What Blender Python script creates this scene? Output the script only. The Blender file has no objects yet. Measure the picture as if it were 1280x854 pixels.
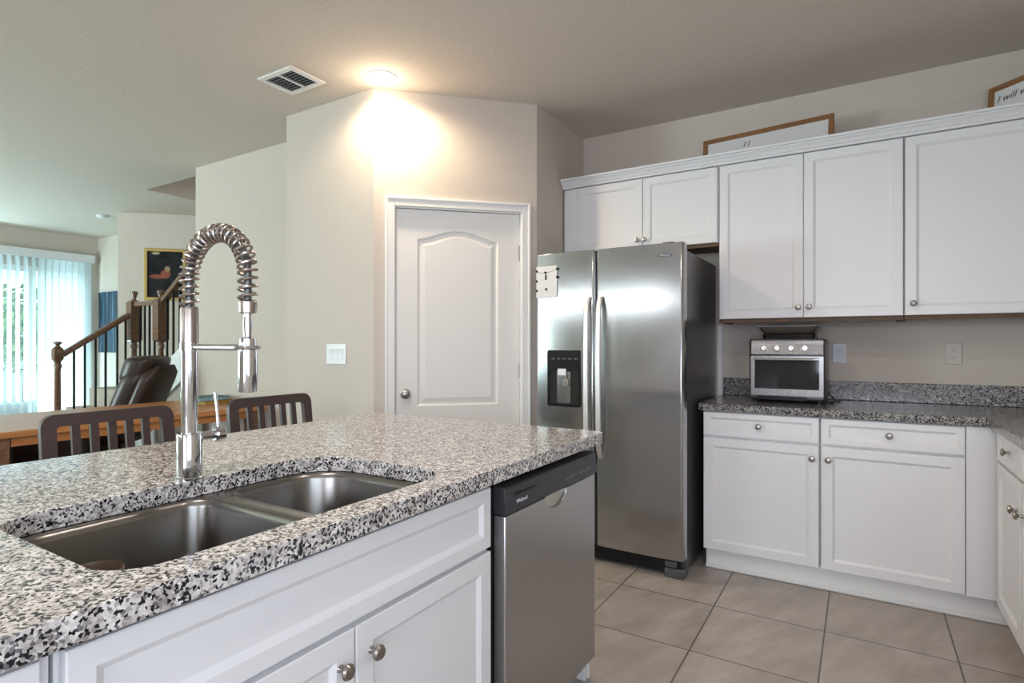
import bpy, bmesh, math, random
from mathutils import Vector, Matrix
random.seed(7)
PI = math.pi
sc = bpy.context.scene
COL = sc.collection

# ------------------------------------------------------------------ camera, world, light, exposure
cam_d = bpy.data.cameras.new('camera')
cam = bpy.data.objects.new('camera', cam_d); COL.objects.link(cam)
cam.location = (0, 0, 1.24)
cam.rotation_euler = (PI/2, 0, math.radians(31.5))
cam_d.sensor_width = 36; cam_d.lens = 36*712/1280
cam_d.shift_y = 3/1280
cam_d.clip_start = 0.02
sc.camera = cam
sc.view_settings.view_transform = 'Standard'
sc.view_settings.look = 'None'
sc.view_settings.gamma = 1.0
sc.view_settings.use_curve_mapping = False
sc.view_settings.exposure = 0.0

w = bpy.data.worlds.new('world'); sc.world = w; w.use_nodes = True
bg = w.node_tree.nodes['Background']
bg.inputs[0].default_value = (0.62, 0.86, 1.0, 1); bg.inputs[1].default_value = 2.4

def area(name, loc, rot, sx, sy, power, col):
    l = bpy.data.lights.new(name, 'AREA'); l.shape = 'RECTANGLE'; l.size = sx; l.size_y = sy
    l.energy = power; l.color = col
    o = bpy.data.objects.new(name, l); COL.objects.link(o); o.location = loc; o.rotation_euler = rot
    return o
# daylight outside the kitchen window behind the camera, an added, unseen family room window behind and the glass door at the far left
area('kitchen_window_daylight', (0.2, -3.16, 1.5), (PI/2, 0, 0), 1.6, 1.5, 78, (0.84, 0.86, 1.0))
area('side_window_daylight', (1.28, -0.85, 1.6), (0, PI/2, 0), 1.1, 1.9, 40, (0.80, 0.85, 1.0))
area('transom_window_daylight', (-3.7, -3.16, 1.96), (PI/2, 0, 0), 3.4, .12, 25, (0.90, 0.97, 1.0))
area('family_fill_daylight', (-7.6, -3.2, 1.4), (math.radians(138), 0, 0), 2.6, 1.9, 385, (0.75, 0.97, 0.96))  # added lamp, fills the family room and its ceiling
area('glass_door_daylight', (-10.9, 2.6, 3.9), (0, math.radians(-50), 0), 2.2, 3.6, 420, (0.60, 0.90, 1.0))
area('door_ceiling_fill', (-10.3, 2.7, 0.02), (0, math.radians(-125), 0), 1.0, 2.6, 640, (0.62, 0.92, 1.0))  # added lamp standing in for sunlit ground, brightens the far-left ceiling
area('stairwell_fill', (-4.7, 3.36, 5.15), (0, 0, 0), 1.6, .5, 13, (.94, 1.0, 1.0))  # added lamp inside the closed shaft, lifts the dark stair opening

# ------------------------------------------------------------------ materials
def nmat(name):
    m = bpy.data.materials.new(name); m.use_nodes = True
    nt = m.node_tree; p = nt.nodes['Principled BSDF']
    return m, nt, p
def S(nt, t, **kw):
    n = nt.nodes.new(t)
    for k, v in kw.items(): setattr(n, k, v)
    return n
def ramp(nt, stops, interp='LINEAR'):
    r = nt.nodes.new('ShaderNodeValToRGB'); cr = r.color_ramp; cr.interpolation = interp
    while len(cr.elements) > 1: cr.elements.remove(cr.elements[-1])
    cr.elements[0].position = stops[0][0]; cr.elements[0].color = (*stops[0][1], 1)
    for p, c in stops[1:]:
        e = cr.elements.new(p); e.color = (*c, 1)
    return r
def simple(name, col, rough=0.5, metal=0.0, bump=0.0, bscale=60.0, var=0.0, spec=0.5, vscale=8.0):
    m, nt, p = nmat(name)
    p.inputs['Base Color'].default_value = (*col, 1); p.inputs['Roughness'].default_value = rough
    p.inputs['Metallic'].default_value = metal; p.inputs['Specular IOR Level'].default_value = spec
    tc = S(nt, 'ShaderNodeTexCoord')
    if var:
        n = S(nt, 'ShaderNodeTexNoise'); n.inputs['Scale'].default_value = vscale; n.inputs['Detail'].default_value = 4
        nt.links.new(tc.outputs['Object'], n.inputs['Vector'])
        r = ramp(nt, [(0.3, tuple(c*(1-var) for c in col)), (0.7, tuple(min(1, c*(1+var)) for c in col))])
        nt.links.new(n.outputs['Fac'], r.inputs[0]); nt.links.new(r.outputs[0], p.inputs['Base Color'])
    if bump:
        n = S(nt, 'ShaderNodeTexNoise'); n.inputs['Scale'].default_value = bscale; n.inputs['Detail'].default_value = 3
        nt.links.new(tc.outputs['Object'], n.inputs['Vector'])
        b = S(nt, 'ShaderNodeBump'); b.inputs['Strength'].default_value = bump; b.inputs['Distance'].default_value = 0.004
        nt.links.new(n.outputs['Fac'], b.inputs['Height']); nt.links.new(b.outputs[0], p.inputs['Normal'])
    return m
def emit(name, col, s):
    m, nt, p = nmat(name)
    p.inputs['Base Color'].default_value = (*col, 1)
    p.inputs['Emission Color'].default_value = (*col, 1); p.inputs['Emission Strength'].default_value = s
    return m
def granite(name, k=0.0, wh=1.0):
    m, nt, p = nmat(name)
    tc = S(nt, 'ShaderNodeTexCoord')
    nz = S(nt, 'ShaderNodeTexNoise'); nz.inputs['Scale'].default_value = 170; nz.inputs['Detail'].default_value = 2
    nt.links.new(tc.outputs['Object'], nz.inputs['Vector'])
    sub = S(nt, 'ShaderNodeVectorMath', operation='SUBTRACT'); sub.inputs[1].default_value = (.5, .5, .5)
    nt.links.new(nz.outputs['Color'], sub.inputs[0])
    scl = S(nt, 'ShaderNodeVectorMath', operation='SCALE'); scl.inputs['Scale'].default_value = 0.007
    nt.links.new(sub.outputs[0], scl.inputs[0])
    add = S(nt, 'ShaderNodeVectorMath', operation='ADD')
    nt.links.new(tc.outputs['Object'], add.inputs[0]); nt.links.new(scl.outputs[0], add.inputs[1])
    v = S(nt, 'ShaderNodeTexVoronoi'); v.inputs['Scale'].default_value = 225
    nt.links.new(add.outputs[0], v.inputs['Vector'])
    sep = S(nt, 'ShaderNodeSeparateColor'); nt.links.new(v.outputs['Color'], sep.inputs[0])
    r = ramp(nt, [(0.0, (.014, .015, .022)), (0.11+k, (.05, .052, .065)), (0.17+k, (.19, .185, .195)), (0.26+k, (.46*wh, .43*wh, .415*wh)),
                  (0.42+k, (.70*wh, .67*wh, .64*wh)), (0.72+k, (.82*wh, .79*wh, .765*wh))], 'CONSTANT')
    nt.links.new(sep.outputs[0], r.inputs[0])
    n2 = S(nt, 'ShaderNodeTexNoise'); n2.inputs['Scale'].default_value = 45; n2.inputs['Detail'].default_value = 3
    nt.links.new(tc.outputs['Object'], n2.inputs['Vector'])
    r2 = ramp(nt, [(0.35, (.62, .60, .60)), (0.6, (1, 1, 1))])
    nt.links.new(n2.outputs['Fac'], r2.inputs[0])
    mx = S(nt, 'ShaderNodeMix', data_type='RGBA', blend_type='MULTIPLY'); mx.inputs[0].default_value = 1
    nt.links.new(r.outputs[0], mx.inputs[6]); nt.links.new(r2.outputs[0], mx.inputs[7])
    nt.links.new(mx.outputs[2], p.inputs['Base Color'])
    p.inputs['Roughness'].default_value = 0.12 if k < .1 else 0.16
    p.inputs['Specular IOR Level'].default_value = 0.5 if k < .1 else 0.35
    return m
def steel(name, col=(.47, .47, .48), rough=.17, aniso=.6, axis='Z'):
    m, nt, p = nmat(name)
    p.inputs['Base Color'].default_value = (*col, 1); p.inputs['Metallic'].default_value = 1
    p.inputs['Roughness'].default_value = rough; p.inputs['Anisotropic'].default_value = aniso
    t = S(nt, 'ShaderNodeTangent', direction_type='RADIAL', axis=axis)
    nt.links.new(t.outputs[0], p.inputs['Tangent'])
    tc = S(nt, 'ShaderNodeTexCoord'); mp = S(nt, 'ShaderNodeMapping')
    mp.inputs['Scale'].default_value = (400, 400, 2)
    nt.links.new(tc.outputs['Object'], mp.inputs[0])
    n = S(nt, 'ShaderNodeTexNoise'); n.inputs['Scale'].default_value = 1; nt.links.new(mp.outputs[0], n.inputs['Vector'])
    mr = S(nt, 'ShaderNodeMapRange'); mr.inputs[3].default_value = rough-.04; mr.inputs[4].default_value = rough+.05
    nt.links.new(n.outputs['Fac'], mr.inputs[0]); nt.links.new(mr.outputs[0], p.inputs['Roughness'])
    return m
def tiles():
    m, nt, p = nmat('floor_tile')
    tc = S(nt, 'ShaderNodeTexCoord')
    sep = S(nt, 'ShaderNodeSeparateXYZ'); nt.links.new(tc.outputs['Object'], sep.inputs[0])
    def M(op, a, b=None):
        n = S(nt, 'ShaderNodeMath', operation=op)
        for i, q in enumerate((a, b)):
            if q is None: continue
            if isinstance(q, (int, float)): n.inputs[i].default_value = q
            else: nt.links.new(q, n.inputs[i])
        return n.outputs[0]
    P = 0.459
    gx = M('DIVIDE', M('ADD', sep.outputs[0], 0.134), P); gy = M('DIVIDE', M('SUBTRACT', sep.outputs[1], 2.798), P)
    dx = M('ABSOLUTE', M('SUBTRACT', gx, M('ROUND', gx))); dy = M('ABSOLUTE', M('SUBTRACT', gy, M('ROUND', gy)))
    g = M('LESS_THAN', M('MINIMUM', dx, dy), 0.0068)
    cell = S(nt, 'ShaderNodeCombineXYZ'); nt.links.new(M('FLOOR', gx), cell.inputs[0]); nt.links.new(M('FLOOR', gy), cell.inputs[1])
    wn = S(nt, 'ShaderNodeTexWhiteNoise'); nt.links.new(cell.outputs[0], wn.inputs[0])
    ad = S(nt, 'ShaderNodeVectorMath', operation='MULTIPLY_ADD'); ad.inputs[1].default_value = (9, 9, 9)
    nt.links.new(wn.outputs['Color'], ad.inputs[0])
    mp = S(nt, 'ShaderNodeMapping', vector_type='TEXTURE'); mp.inputs['Rotation'].default_value = (0, 0, math.radians(66)); mp.inputs['Scale'].default_value = (1.0, .36, 1)
    nt.links.new(tc.outputs['Object'], mp.inputs[0]); nt.links.new(mp.outputs[0], ad.inputs[2])
    n = S(nt, 'ShaderNodeTexNoise'); n.inputs['Scale'].default_value = 3.2; n.inputs['Detail'].default_value = 6; n.inputs['Roughness'].default_value = .6
    nt.links.new(ad.outputs[0], n.inputs['Vector'])
    r = ramp(nt, [(0.3, (.32, .28, .245)), (0.52, (.40, .355, .32)), (0.72, (.485, .44, .40))])
    nt.links.new(n.outputs['Fac'], r.inputs[0])
    mx = S(nt, 'ShaderNodeMix', data_type='RGBA'); nt.links.new(g, mx.inputs[0]); nt.links.new(r.outputs[0], mx.inputs[6])
    mx.inputs[7].default_value = (.10, .085, .075, 1)
    nt.links.new(mx.outputs[2], p.inputs['Base Color'])
    mr = S(nt, 'ShaderNodeMapRange'); mr.inputs[3].default_value = .3; mr.inputs[4].default_value = .42
    nt.links.new(n.outputs['Fac'], mr.inputs[0]); nt.links.new(mr.outputs[0], p.inputs['Roughness'])
    b = S(nt, 'ShaderNodeBump'); b.inputs['Strength'].default_value = .5; b.inputs['Distance'].default_value = .002; b.invert = True
    nt.links.new(g, b.inputs['Height']); nt.links.new(b.outputs[0], p.inputs['Normal'])
    return m
def wood(name, c1, c2, rough=.4, sc_=(2, 30, 30)):
    m, nt, p = nmat(name)
    tc = S(nt, 'ShaderNodeTexCoord'); mp = S(nt, 'ShaderNodeMapping'); mp.inputs['Scale'].default_value = sc_
    nt.links.new(tc.outputs['Object'], mp.inputs[0])
    n = S(nt, 'ShaderNodeTexNoise'); n.inputs['Scale'].default_value = 1.2; n.inputs['Detail'].default_value = 5; n.inputs['Distortion'].default_value = .6
    nt.links.new(mp.outputs[0], n.inputs['Vector'])
    r = ramp(nt, [(0.3, c1), (0.7, c2)]); nt.links.new(n.outputs['Fac'], r.inputs[0]); nt.links.new(r.outputs[0], p.inputs['Base Color'])
    p.inputs['Roughness'].default_value = rough
    return m
def glass_pane(name, tint=(1, 1, 1), refl=.08):
    m, nt, p = nmat(name); nt.nodes.remove(p)
    out = nt.nodes['Material Output']
    t = S(nt, 'ShaderNodeBsdfTransparent'); t.inputs[0].default_value = (*tint, 1)
    g = S(nt, 'ShaderNodeBsdfGlossy'); g.inputs['Roughness'].default_value = .02
    mx = S(nt, 'ShaderNodeMixShader'); mx.inputs[0].default_value = refl
    nt.links.new(t.outputs[0], mx.inputs[1]); nt.links.new(g.outputs[0], mx.inputs[2]); nt.links.new(mx.outputs[0], out.inputs[0])
    return m
def translucent(name, col, f=.6, sheer=.28):
    m, nt, p = nmat(name); nt.nodes.remove(p)
    out = nt.nodes['Material Output']
    d = S(nt, 'ShaderNodeBsdfDiffuse'); d.inputs[0].default_value = (*col, 1)
    t = S(nt, 'ShaderNodeBsdfTranslucent'); t.inputs[0].default_value = (*col, 1)
    mx = S(nt, 'ShaderNodeMixShader'); mx.inputs[0].default_value = f
    nt.links.new(d.outputs[0], mx.inputs[1]); nt.links.new(t.outputs[0], mx.inputs[2])
    tr = S(nt, 'ShaderNodeBsdfTransparent'); m2 = S(nt, 'ShaderNodeMixShader'); m2.inputs[0].default_value = sheer
    nt.links.new(mx.outputs[0], m2.inputs[1]); nt.links.new(tr.outputs[0], m2.inputs[2]); nt.links.new(m2.outputs[0], out.inputs[0])
    return m

M_WALL = simple('beige_wall_paint', (.595, .533, .472), .75, bump=.2, bscale=90)
M_CEIL = simple('knockdown_ceiling', (.64, .58, .515), 0.85, bump=.32, bscale=75, var=.05, vscale=60)
M_CAB = simple('white_thermofoil', (.77, .77, .79), .38)
M_TRIM = simple('white_trim_paint', (.80, .80, .79), .4)
M_DOOR = simple('white_door_paint', (.78, .77, .75), .45)
M_RAW = simple('raw_cabinet_wood', (.12, .066, .032), .6, var=.2)
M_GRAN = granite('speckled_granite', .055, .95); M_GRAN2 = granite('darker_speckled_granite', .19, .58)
M_TILE = tiles()
M_STEEL = steel('brushed_stainless')
M_STEELV = steel('dishwasher_stainless', (.50, .50, .50), .34, .7)
M_SINK = simple('satin_sink_steel', (.26, .245, .23), .26, 1.0)
M_CHROME = simple('chrome', (.62, .63, .65), .08, 1.0)
M_NICKEL = simple('brushed_nickel', (.34, .315, .29), .28, 1.0)
M_COPPER = simple('warm_brushed_nickel', (.42, .36, .33), .3, 1.0)
M_HANDLE = simple('satin_handle', (.78, .76, .74), .45, 1.0)
M_POCKET = simple('pale_pocket', (.55, .53, .45), .4, .4)
M_PAN = simple('used_pan_metal', (.42, .38, .35), .4, 1.0)
M_OVEN = steel('oven_stainless', (.29, .28, .275), .26, .4)
M_DUCT = simple('dark_grey_duct', (.05, .052, .06), .7)
M_LOUVRE = simple('grey_louvre', (.36, .37, .40), .5)
M_GREYSIDE = simple('dark_grey_metal', (.10, .10, .10), .3, .35)
M_BEIGEP = simple('beige_plastic', (.56, .51, .46), .4); M_GREYP = simple('cool_white_plastic', (.62, .64, .69), .4)
M_BLACK = simple('black_plastic', (.010, .010, .012), .22, spec=.3)
M_DWBLACK = simple('dishwasher_black', (.03, .03, .036), .38)
M_DARK = simple('black_void', (.008, .008, .008), .8)
M_WHITE = simple('white_plastic', (.70, .71, .73), .35)
M_PAPER = simple('white_paper', (.66, .645, .645), .6)
M_INK = simple('black_ink', (.03, .03, .035), .6)
M_LOGO = simple('light_grey_print', (.60, .62, .72), .4)
M_FRAMEW = wood('oak_sign_frame', (.19, .085, .03), (.30, .14, .05), .5)
M_TABLE = wood('honey_table_wood', (.34, .14, .045), (.50, .22, .075), .38, (14, 1.5, 14))
M_STOOL = simple('espresso_stool_wood', (.055, .036, .034), .38)
M_RAIL = wood('brown_stair_wood', (.13, .07, .042), (.21, .12, .075), .18)
M_IRON = simple('black_iron', (.02, .02, .022), .4, .5)
M_LEATH = simple('dark_brown_leather', (.028, .015, .012), .35, bump=.2, bscale=120)
M_SEATB = simple('near_black_leather', (.012, .011, .011), .4)
M_CARPET = simple('beige_carpet', (.42, .37, .31), .95, bump=.6, bscale=300)
M_GLASS = glass_pane('window_glass')
M_BLIND = translucent('white_blind_vinyl', (.62, .66, .67))
M_LENS = emit('warm_lamp_lens', (1.0, .82, .58), 14)
M_GOLD = simple('gilt_frame', (.48, .32, .10), .4, .3)
M_OVGLASS = simple('oven_glass', (.02, .02, .022), .05)
M_LEAF = simple('garden_foliage', (.20, .27, .13), .8, var=.5, vscale=5)
M_GRASS = simple('garden_lawn', (.22, .28, .14), .9, var=.3)
M_FENCE = simple('pale_fence', (.55, .60, .62), .8)
M_SPONGE = simple('brown_stoneware', (.13, .085, .055), .35)

# ------------------------------------------------------------------ mesh helpers
class B:
    def __init__(s): s.bm = bmesh.new()
    def box(s, x0, x1, y0, y1, z0, z1):
        v = [s.bm.verts.new((x, y, z)) for x in (x0, x1) for y in (y0, y1) for z in (z0, z1)]
        for f in ((0,1,3,2),(4,6,7,5),(0,4,5,1),(2,3,7,6),(0,2,6,4),(1,5,7,3)): s.bm.faces.new([v[i] for i in f])
        return s
    def loft(s, loops, cap0=True, cap1=True, closed=True):
        R = [[s.bm.verts.new(p) for p in L] for L in loops]
        n = len(R[0])
        for a, b in zip(R, R[1:]):
            for i in range(n if closed else n-1):
                j = (i+1) % n
                s.bm.faces.new((a[i], a[j], b[j], b[i]))
        if cap0: s.bm.faces.new(list(reversed(R[0])))
        if cap1: s.bm.faces.new(R[-1])
        return R
    def prism(s, poly, z0, z1):
        s.loft([[(x, y, z0) for x, y in poly], [(x, y, z1) for x, y in poly]]); return s
    def prismY(s, poly, y0, y1):
        s.loft([[(x, y0, z) for x, z in poly], [(x, y1, z) for x, z in poly]]); return s
    def cyl(s, p0, p1, r0, r1=None, n=20):
        r1 = r0 if r1 is None else r1
        p0 = Vector(p0); p1 = Vector(p1); d = (p1-p0).normalized()
        a = d.orthogonal().normalized(); b = d.cross(a)
        s.loft([[p + (a*math.cos(t)+b*math.sin(t))*r for t in (2*PI*i/n for i in range(n))] for p, r in ((p0, r0), (p1, r1))]); return s
    def lathe(s, prof, c=(0,0,0), axis=(0,0,1), n=24):
        c = Vector(c); d = Vector(axis).normalized(); a = d.orthogonal().normalized(); b = d.cross(a)
        s.loft([[c + d*h + (a*math.cos(t)+b*math.sin(t))*max(r, 1e-4) for t in (2*PI*i/n for i in range(n))] for r, h in prof]); return s
    def tube(s, pts, r, n=10, closed=False):
        P = [Vector(p) for p in pts]; N = len(P)
        up = None; loops = []
        for i in range(N):
            a = P[i-1] if (i or closed) else P[0]; b = P[(i+1) % N] if (i < N-1 or closed) else P[-1]
            t = (b-a).normalized()
            if up is None: up = t.orthogonal().normalized()
            up = (up - t*up.dot(t)).normalized(); sd = t.cross(up)
            rr = r[i] if isinstance(r, (list, tuple)) else r
            loops.append([P[i] + (up*math.cos(q)+sd*math.sin(q))*rr for q in (2*PI*k/n for k in range(n))])
        if closed:
            R = s.loft(loops, False, False)
            a, b = R[-1], R[0]
            for i in range(n): s.bm.faces.new((a[i], a[(i+1) % n], b[(i+1) % n], b[i]))
        else: s.loft(loops)
        return s
    def holed(s, outer, holes, fn, d):
        """flat sheet outer minus holes; fn maps (u,v,h)->xyz; thickness d"""
        tops = []
        for h in (0, d):
            es = []; ls = []
            for L in [outer]+holes:
                v = [s.bm.verts.new(fn(u, q, h)) for u, q in L]; ls.append(v)
                for i in range(len(v)): es.append(s.bm.edges.new((v[i], v[(i+1) % len(v)])))
            bmesh.ops.triangle_fill(s.bm, use_beauty=True, use_dissolve=False, edges=es)
            tops.append(ls)
        for a, b in zip(*tops):
            n = len(a)
            for i in range(n): s.bm.faces.new((a[i], a[(i+1) % n], b[(i+1) % n], b[i]))
        return s
    def shaker(s, x0, x1, z0, z1, yf=-.02, t=.019, rail=.057, dep=.009):
        """recessed panel door or drawer front, front at y=yf facing -y"""
        def rect(i, y): return [(x0+i, y, z0+i), (x1-i, y, z0+i), (x1-i, y, z1-i), (x0+i, y, z1-i)]
        s.loft([rect(0, yf+t), rect(0, yf+.002), rect(.002, yf), rect(rail-.012, yf), rect(rail, yf+dep)]); return s
    def moved(s, M): bmesh.ops.transform(s.bm, matrix=M, verts=s.bm.verts); return s
def rrect(x0, x1, y0, y1, r, n=8):
    rs = r if isinstance(r, (list, tuple)) else [r]*4
    out = []
    for (cx, cy, a0), q in zip(((x1, y1, 0), (x0, y1, 90), (x0, y0, 180), (x1, y0, 270)), rs):
        sx = -1 if cx == x1 else 1; sy = -1 if cy == y1 else 1
        for k in range(n+1):
            a = math.radians(a0+90*k/n)
            out.append((cx+sx*q+q*math.cos(a), cy+sy*q+q*math.sin(a)))
    return out
def obj(name, b, mat, parent=None, world=True, bevel=0, smooth=35, kind=None, label=None):
    """one mesh object; world=True: geometry given in world axes and moved into the parent's frame"""
    bm = b.bm
    if parent is not None and world:
        bmesh.ops.transform(bm, matrix=parent_matrix(parent).inverted(), verts=bm.verts)
    bmesh.ops.recalc_face_normals(bm, faces=bm.faces)
    me = bpy.data.meshes.new(name); bm.to_mesh(me); bm.free()
    o = bpy.data.objects.new(name, me); COL.objects.link(o)
    me.materials.append(mat)
    if smooth:
        me.polygons.foreach_set('use_smooth', [True]*len(me.polygons))
        me.set_sharp_from_angle(angle=math.radians(smooth))
    if parent is not None: o.parent = parent
    if bevel:
        md = o.modifiers.new('bevel', 'BEVEL'); md.width = bevel; md.segments = 2; md.limit_method = 'ANGLE'; md.angle_limit = math.radians(40)
    if kind: o['kind'] = kind
    if label: o['label'] = label
    return o
def parent_matrix(p):
    M = Matrix.LocRotScale(p.location, p.rotation_euler, None)
    return parent_matrix(p.parent) @ M if p.parent else M
def thing(name, label, cat, loc=(0,0,0), rz=0, group=None):
    o = bpy.data.objects.new(name, None); COL.objects.link(o); o.empty_display_size = .1
    o.location = loc; o.rotation_euler = (0, 0, rz)
    o['label'] = label; o['category'] = cat
    if group: o['group'] = group
    return o
def tag(o, label, cat, group=None):
    o['label'] = label; o['category'] = cat
    if group: o['group'] = group
    return o
def struct(name, b, mat, parent=None, **k): return obj(name, b, mat, parent, kind='structure' if parent is None else None, **k)
def structroot(name, loc=(0,0,0), rz=0):
    o = bpy.data.objects.new(name, None); COL.objects.link(o); o.location = loc; o.rotation_euler = (0,0,rz); o['kind'] = 'structure'; o.empty_display_size = .1
    return o
def text(name, s, size, mat, parent, M, depth=.0006, font_shear=0, label=None):
    c = bpy.data.curves.new('tmp', 'FONT'); c.body = s; c.size = size; c.align_x = 'CENTER'; c.align_y = 'CENTER'; c.extrude = depth; c.shear = font_shear
    t = bpy.data.objects.new('tmp', c); COL.objects.link(t)
    bpy.context.view_layer.update()
    me = bpy.data.meshes.new_from_object(t.evaluated_get(bpy.context.evaluated_depsgraph_get()))
    bpy.data.objects.remove(t); bpy.data.curves.remove(c)
    me.transform(M); me.name = name
    o = bpy.data.objects.new(name, me); COL.objects.link(o); me.materials.clear(); me.materials.append(mat); o.parent = parent
    if label: o['label'] = label
    return o
TXF = Matrix.Rotation(PI/2, 4, 'X')     # text standing up, read from -y

# ------------------------------------------------------------------ room shell
CZ = 2.75
XL, XR, YR, YB = -9.35, 1.12, -3.0, 3.86
P1 = (-1.746, 3.149); P2 = (-2.454, 2.441); PX = -3.25; WY = 2.75; WX = -4.87
struct('floor', B().box(XL-.15, XR+.15, YR-.15, 4.1, -.1, 0), M_TILE, smooth=0)
HOLE = [(-5.97, 2.885), (-3.45, 2.885), (-3.45, 3.84), (-5.97, 3.84)]
struct('ceiling', B().holed([(XL-.15, YR-.15), (XR+.15, YR-.15), (XR+.15, 4.1), (XL-.15, 4.1)], [HOLE], lambda u, v, h: (u, v, CZ+h), .12), M_CEIL, smooth=0)
b = B()
for (x0, x1, y0, y1) in ((-6.05, -5.97, 2.805, 3.92), (-3.45, -3.37, 2.805, 3.92), (-5.97, -3.45, 2.805, 2.885), (-5.97, -3.45, 3.84, 3.92)):
    b.box(x0, x1, y0, y1, CZ+.121, 5.2)
b.box(-6.05, -3.37, 2.805, 3.92, 5.2, 5.3)
struct('wall_stairwell_above', b, M_WALL, smooth=0)
struct('wall_back', B().box(-1.746, XR, YB, YB+.12, 0, CZ), M_WALL, smooth=0)
SW = (-1.85, .15, 1.02, 2.2)
b = B(); b.box(XR, XR+.12, YR, SW[0], 0, CZ); b.box(XR, XR+.12, SW[1], YB+.12, 0, CZ); b.box(XR, XR+.12, SW[0], SW[1], 0, SW[2]); b.box(XR, XR+.12, SW[0], SW[1], SW[3], CZ)
struct('wall_right', b, M_WALL, smooth=0)
b = B(); f = .05; x0, x1 = XR+.03, XR+.09
b.box(x0, x1, SW[0], SW[0]+f, SW[2], SW[3]); b.box(x0, x1, SW[1]-f, SW[1], SW[2], SW[3]); b.box(x0, x1, SW[0]+f, SW[1]-f, SW[2], SW[2]+f); b.box(x0, x1, SW[0]+f, SW[1]-f, SW[3]-f, SW[3]); b.box(x0, x1, -.88, -.82, SW[2]+f, SW[3]-f)
wr = struct('window_4', b, M_TRIM); obj('pane', B().box(XR+.058, XR+.062, SW[0]+.02, SW[1]-.02, SW[2]+.02, SW[3]-.02), M_GLASS, wr)
# pantry box: right side, diagonal front with the door, left front, return
t = .11
struct('wall_pantry_right', B().prism([P1, (-1.747, 3.98), (-1.747-t, 3.98), (-1.747-t, P1[1]+.045)], 0, CZ), M_WALL, smooth=0)
D = 1/2**.5
def diag(u, n=0): return (P2[0]+u*D-n*D, P2[1]+u*D+n*D)      # u along the wall, n into the pantry
DO0, DO1, DOZ = .115, .905, 2.07
def qd(u0, u1, z0, z1, b): b.prism([diag(u0), diag(u1), diag(u1, t), diag(u0, t)], z0, z1)
b = B(); qd(0.0, DO0, 0, CZ, b); qd(DO1, 1.0013, 0, CZ, b); qd(DO0, DO1, DOZ, CZ, b)
struct('wall_pantry_diagonal', b, M_WALL, smooth=0)
struct('wall_pantry_left', B().prism([P2, (P2[0]-.045, P2[1]+t), (PX+t, P2[1]+t), (PX+t, WY), (PX, WY), (PX, P2[1])], 0, CZ), M_WALL, smooth=0)
struct('wall_hall', B().box(WX, PX, WY, WY+.12, 0, CZ), M_WALL, smooth=0)
struct('wall_corner_diagonal', B().prism([(-7.25, 3.2), (-6.6, 3.85), (-6.6, 3.97), (-7.25, 3.97)], 0, CZ), M_WALL, smooth=0)
struct('wall_stairs', B().box(-6.6, -1.86, 3.85, 3.97, 0, CZ), M_WALL, smooth=0)
struct('wall_family_back', B().box(XL, -7.25, 3.87, 3.97, 0, CZ), M_WALL, smooth=0)
GD0, GD1, GDZ = 1.75, 3.71, 2.27
b = B(); b.box(XL-.12, XL, YR, GD0, 0, CZ); b.box(XL-.12, XL, GD1, 3.97, 0, CZ); b.box(XL-.12, XL, GD0, GD1, GDZ, CZ)
struct('wall_family_left', b, M_WALL, smooth=0)
KW = (-.62, 1.02, .75, 2.25); TW = (-5.4, -2.0, 1.85, 2.07); FW = (-8.9, -6.3, .55, 2.4)  # FW is an added, unseen opening for family room fill light
b = B()
b.box(XL, FW[0], YR-.12, YR, 0, CZ); b.box(FW[1], TW[0], YR-.12, YR, 0, CZ); b.box(TW[1], KW[0], YR-.12, YR, 0, CZ); b.box(KW[1], XR, YR-.12, YR, 0, CZ)
for q in (KW, TW, FW): b.box(q[0], q[1], YR-.12, YR, 0, q[2]); b.box(q[0], q[1], YR-.12, YR, q[3], CZ)
struct('wall_rear', b, M_WALL, smooth=0)
for i, q in enumerate((KW, FW, TW)):
    b = B(); f = .05
    b.box(q[0], q[0]+f, YR-.09, YR-.03, q[2], q[3]); b.box(q[1]-f, q[1], YR-.09, YR-.03, q[2], q[3])
    b.box(q[0]+f, q[1]-f, YR-.09, YR-.03, q[2], q[2]+f); b.box(q[0]+f, q[1]-f, YR-.09, YR-.03, q[3]-f, q[3])
    mx = (q[0]+q[1])/2; b.box(mx-.03, mx+.03, YR-.09, YR-.03, q[2]+f, q[3]-f)
    wr = struct('window_%d' % (i+1), b, M_TRIM)
    obj('pane', B().box(q[0]+.02, q[1]-.02, YR-.063, YR-.059, q[2]+.02, q[3]-.02), M_GLASS, wr)
# sliding glass door at the far left
b = B(); x0, x1 = XL-.11, XL-.03
b.box(x0, x1, GD0, GD0+.05, 0, GDZ); b.box(x0, x1, GD1-.05, GD1, 0, GDZ); b.box(x0, x1, GD0+.05, GD1-.05, GDZ-.06, GDZ); b.box(x0, x1, GD0+.05, GD1-.05, 0, .05)
d2 = struct('door_2', b, M_TRIM)
b = B(); x0, x1 = XL-.075, XL-.04
b.box(x0, x1, 3.08, 3.16, .05, GDZ-.06); b.box(x0, x1, GD0+.05, GD0+.11, .05, GDZ-.06); b.box(x0, x1, GD0+.11, 3.08, .05, .47); b.box(x0, x1, GD0+.11, 3.08, 2.19, GDZ-.06)
obj('sliding_panel_frame', b, M_TRIM, d2)
obj('pane', B().box(XL-.06, XL-.056, GD0+.1, 3.09, .46, 2.2), M_GLASS, d2)
obj('pane', B().box(XL-.09, XL-.086, 3.1, GD1-.04, .04, GDZ-.05), M_GLASS, d2)
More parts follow.
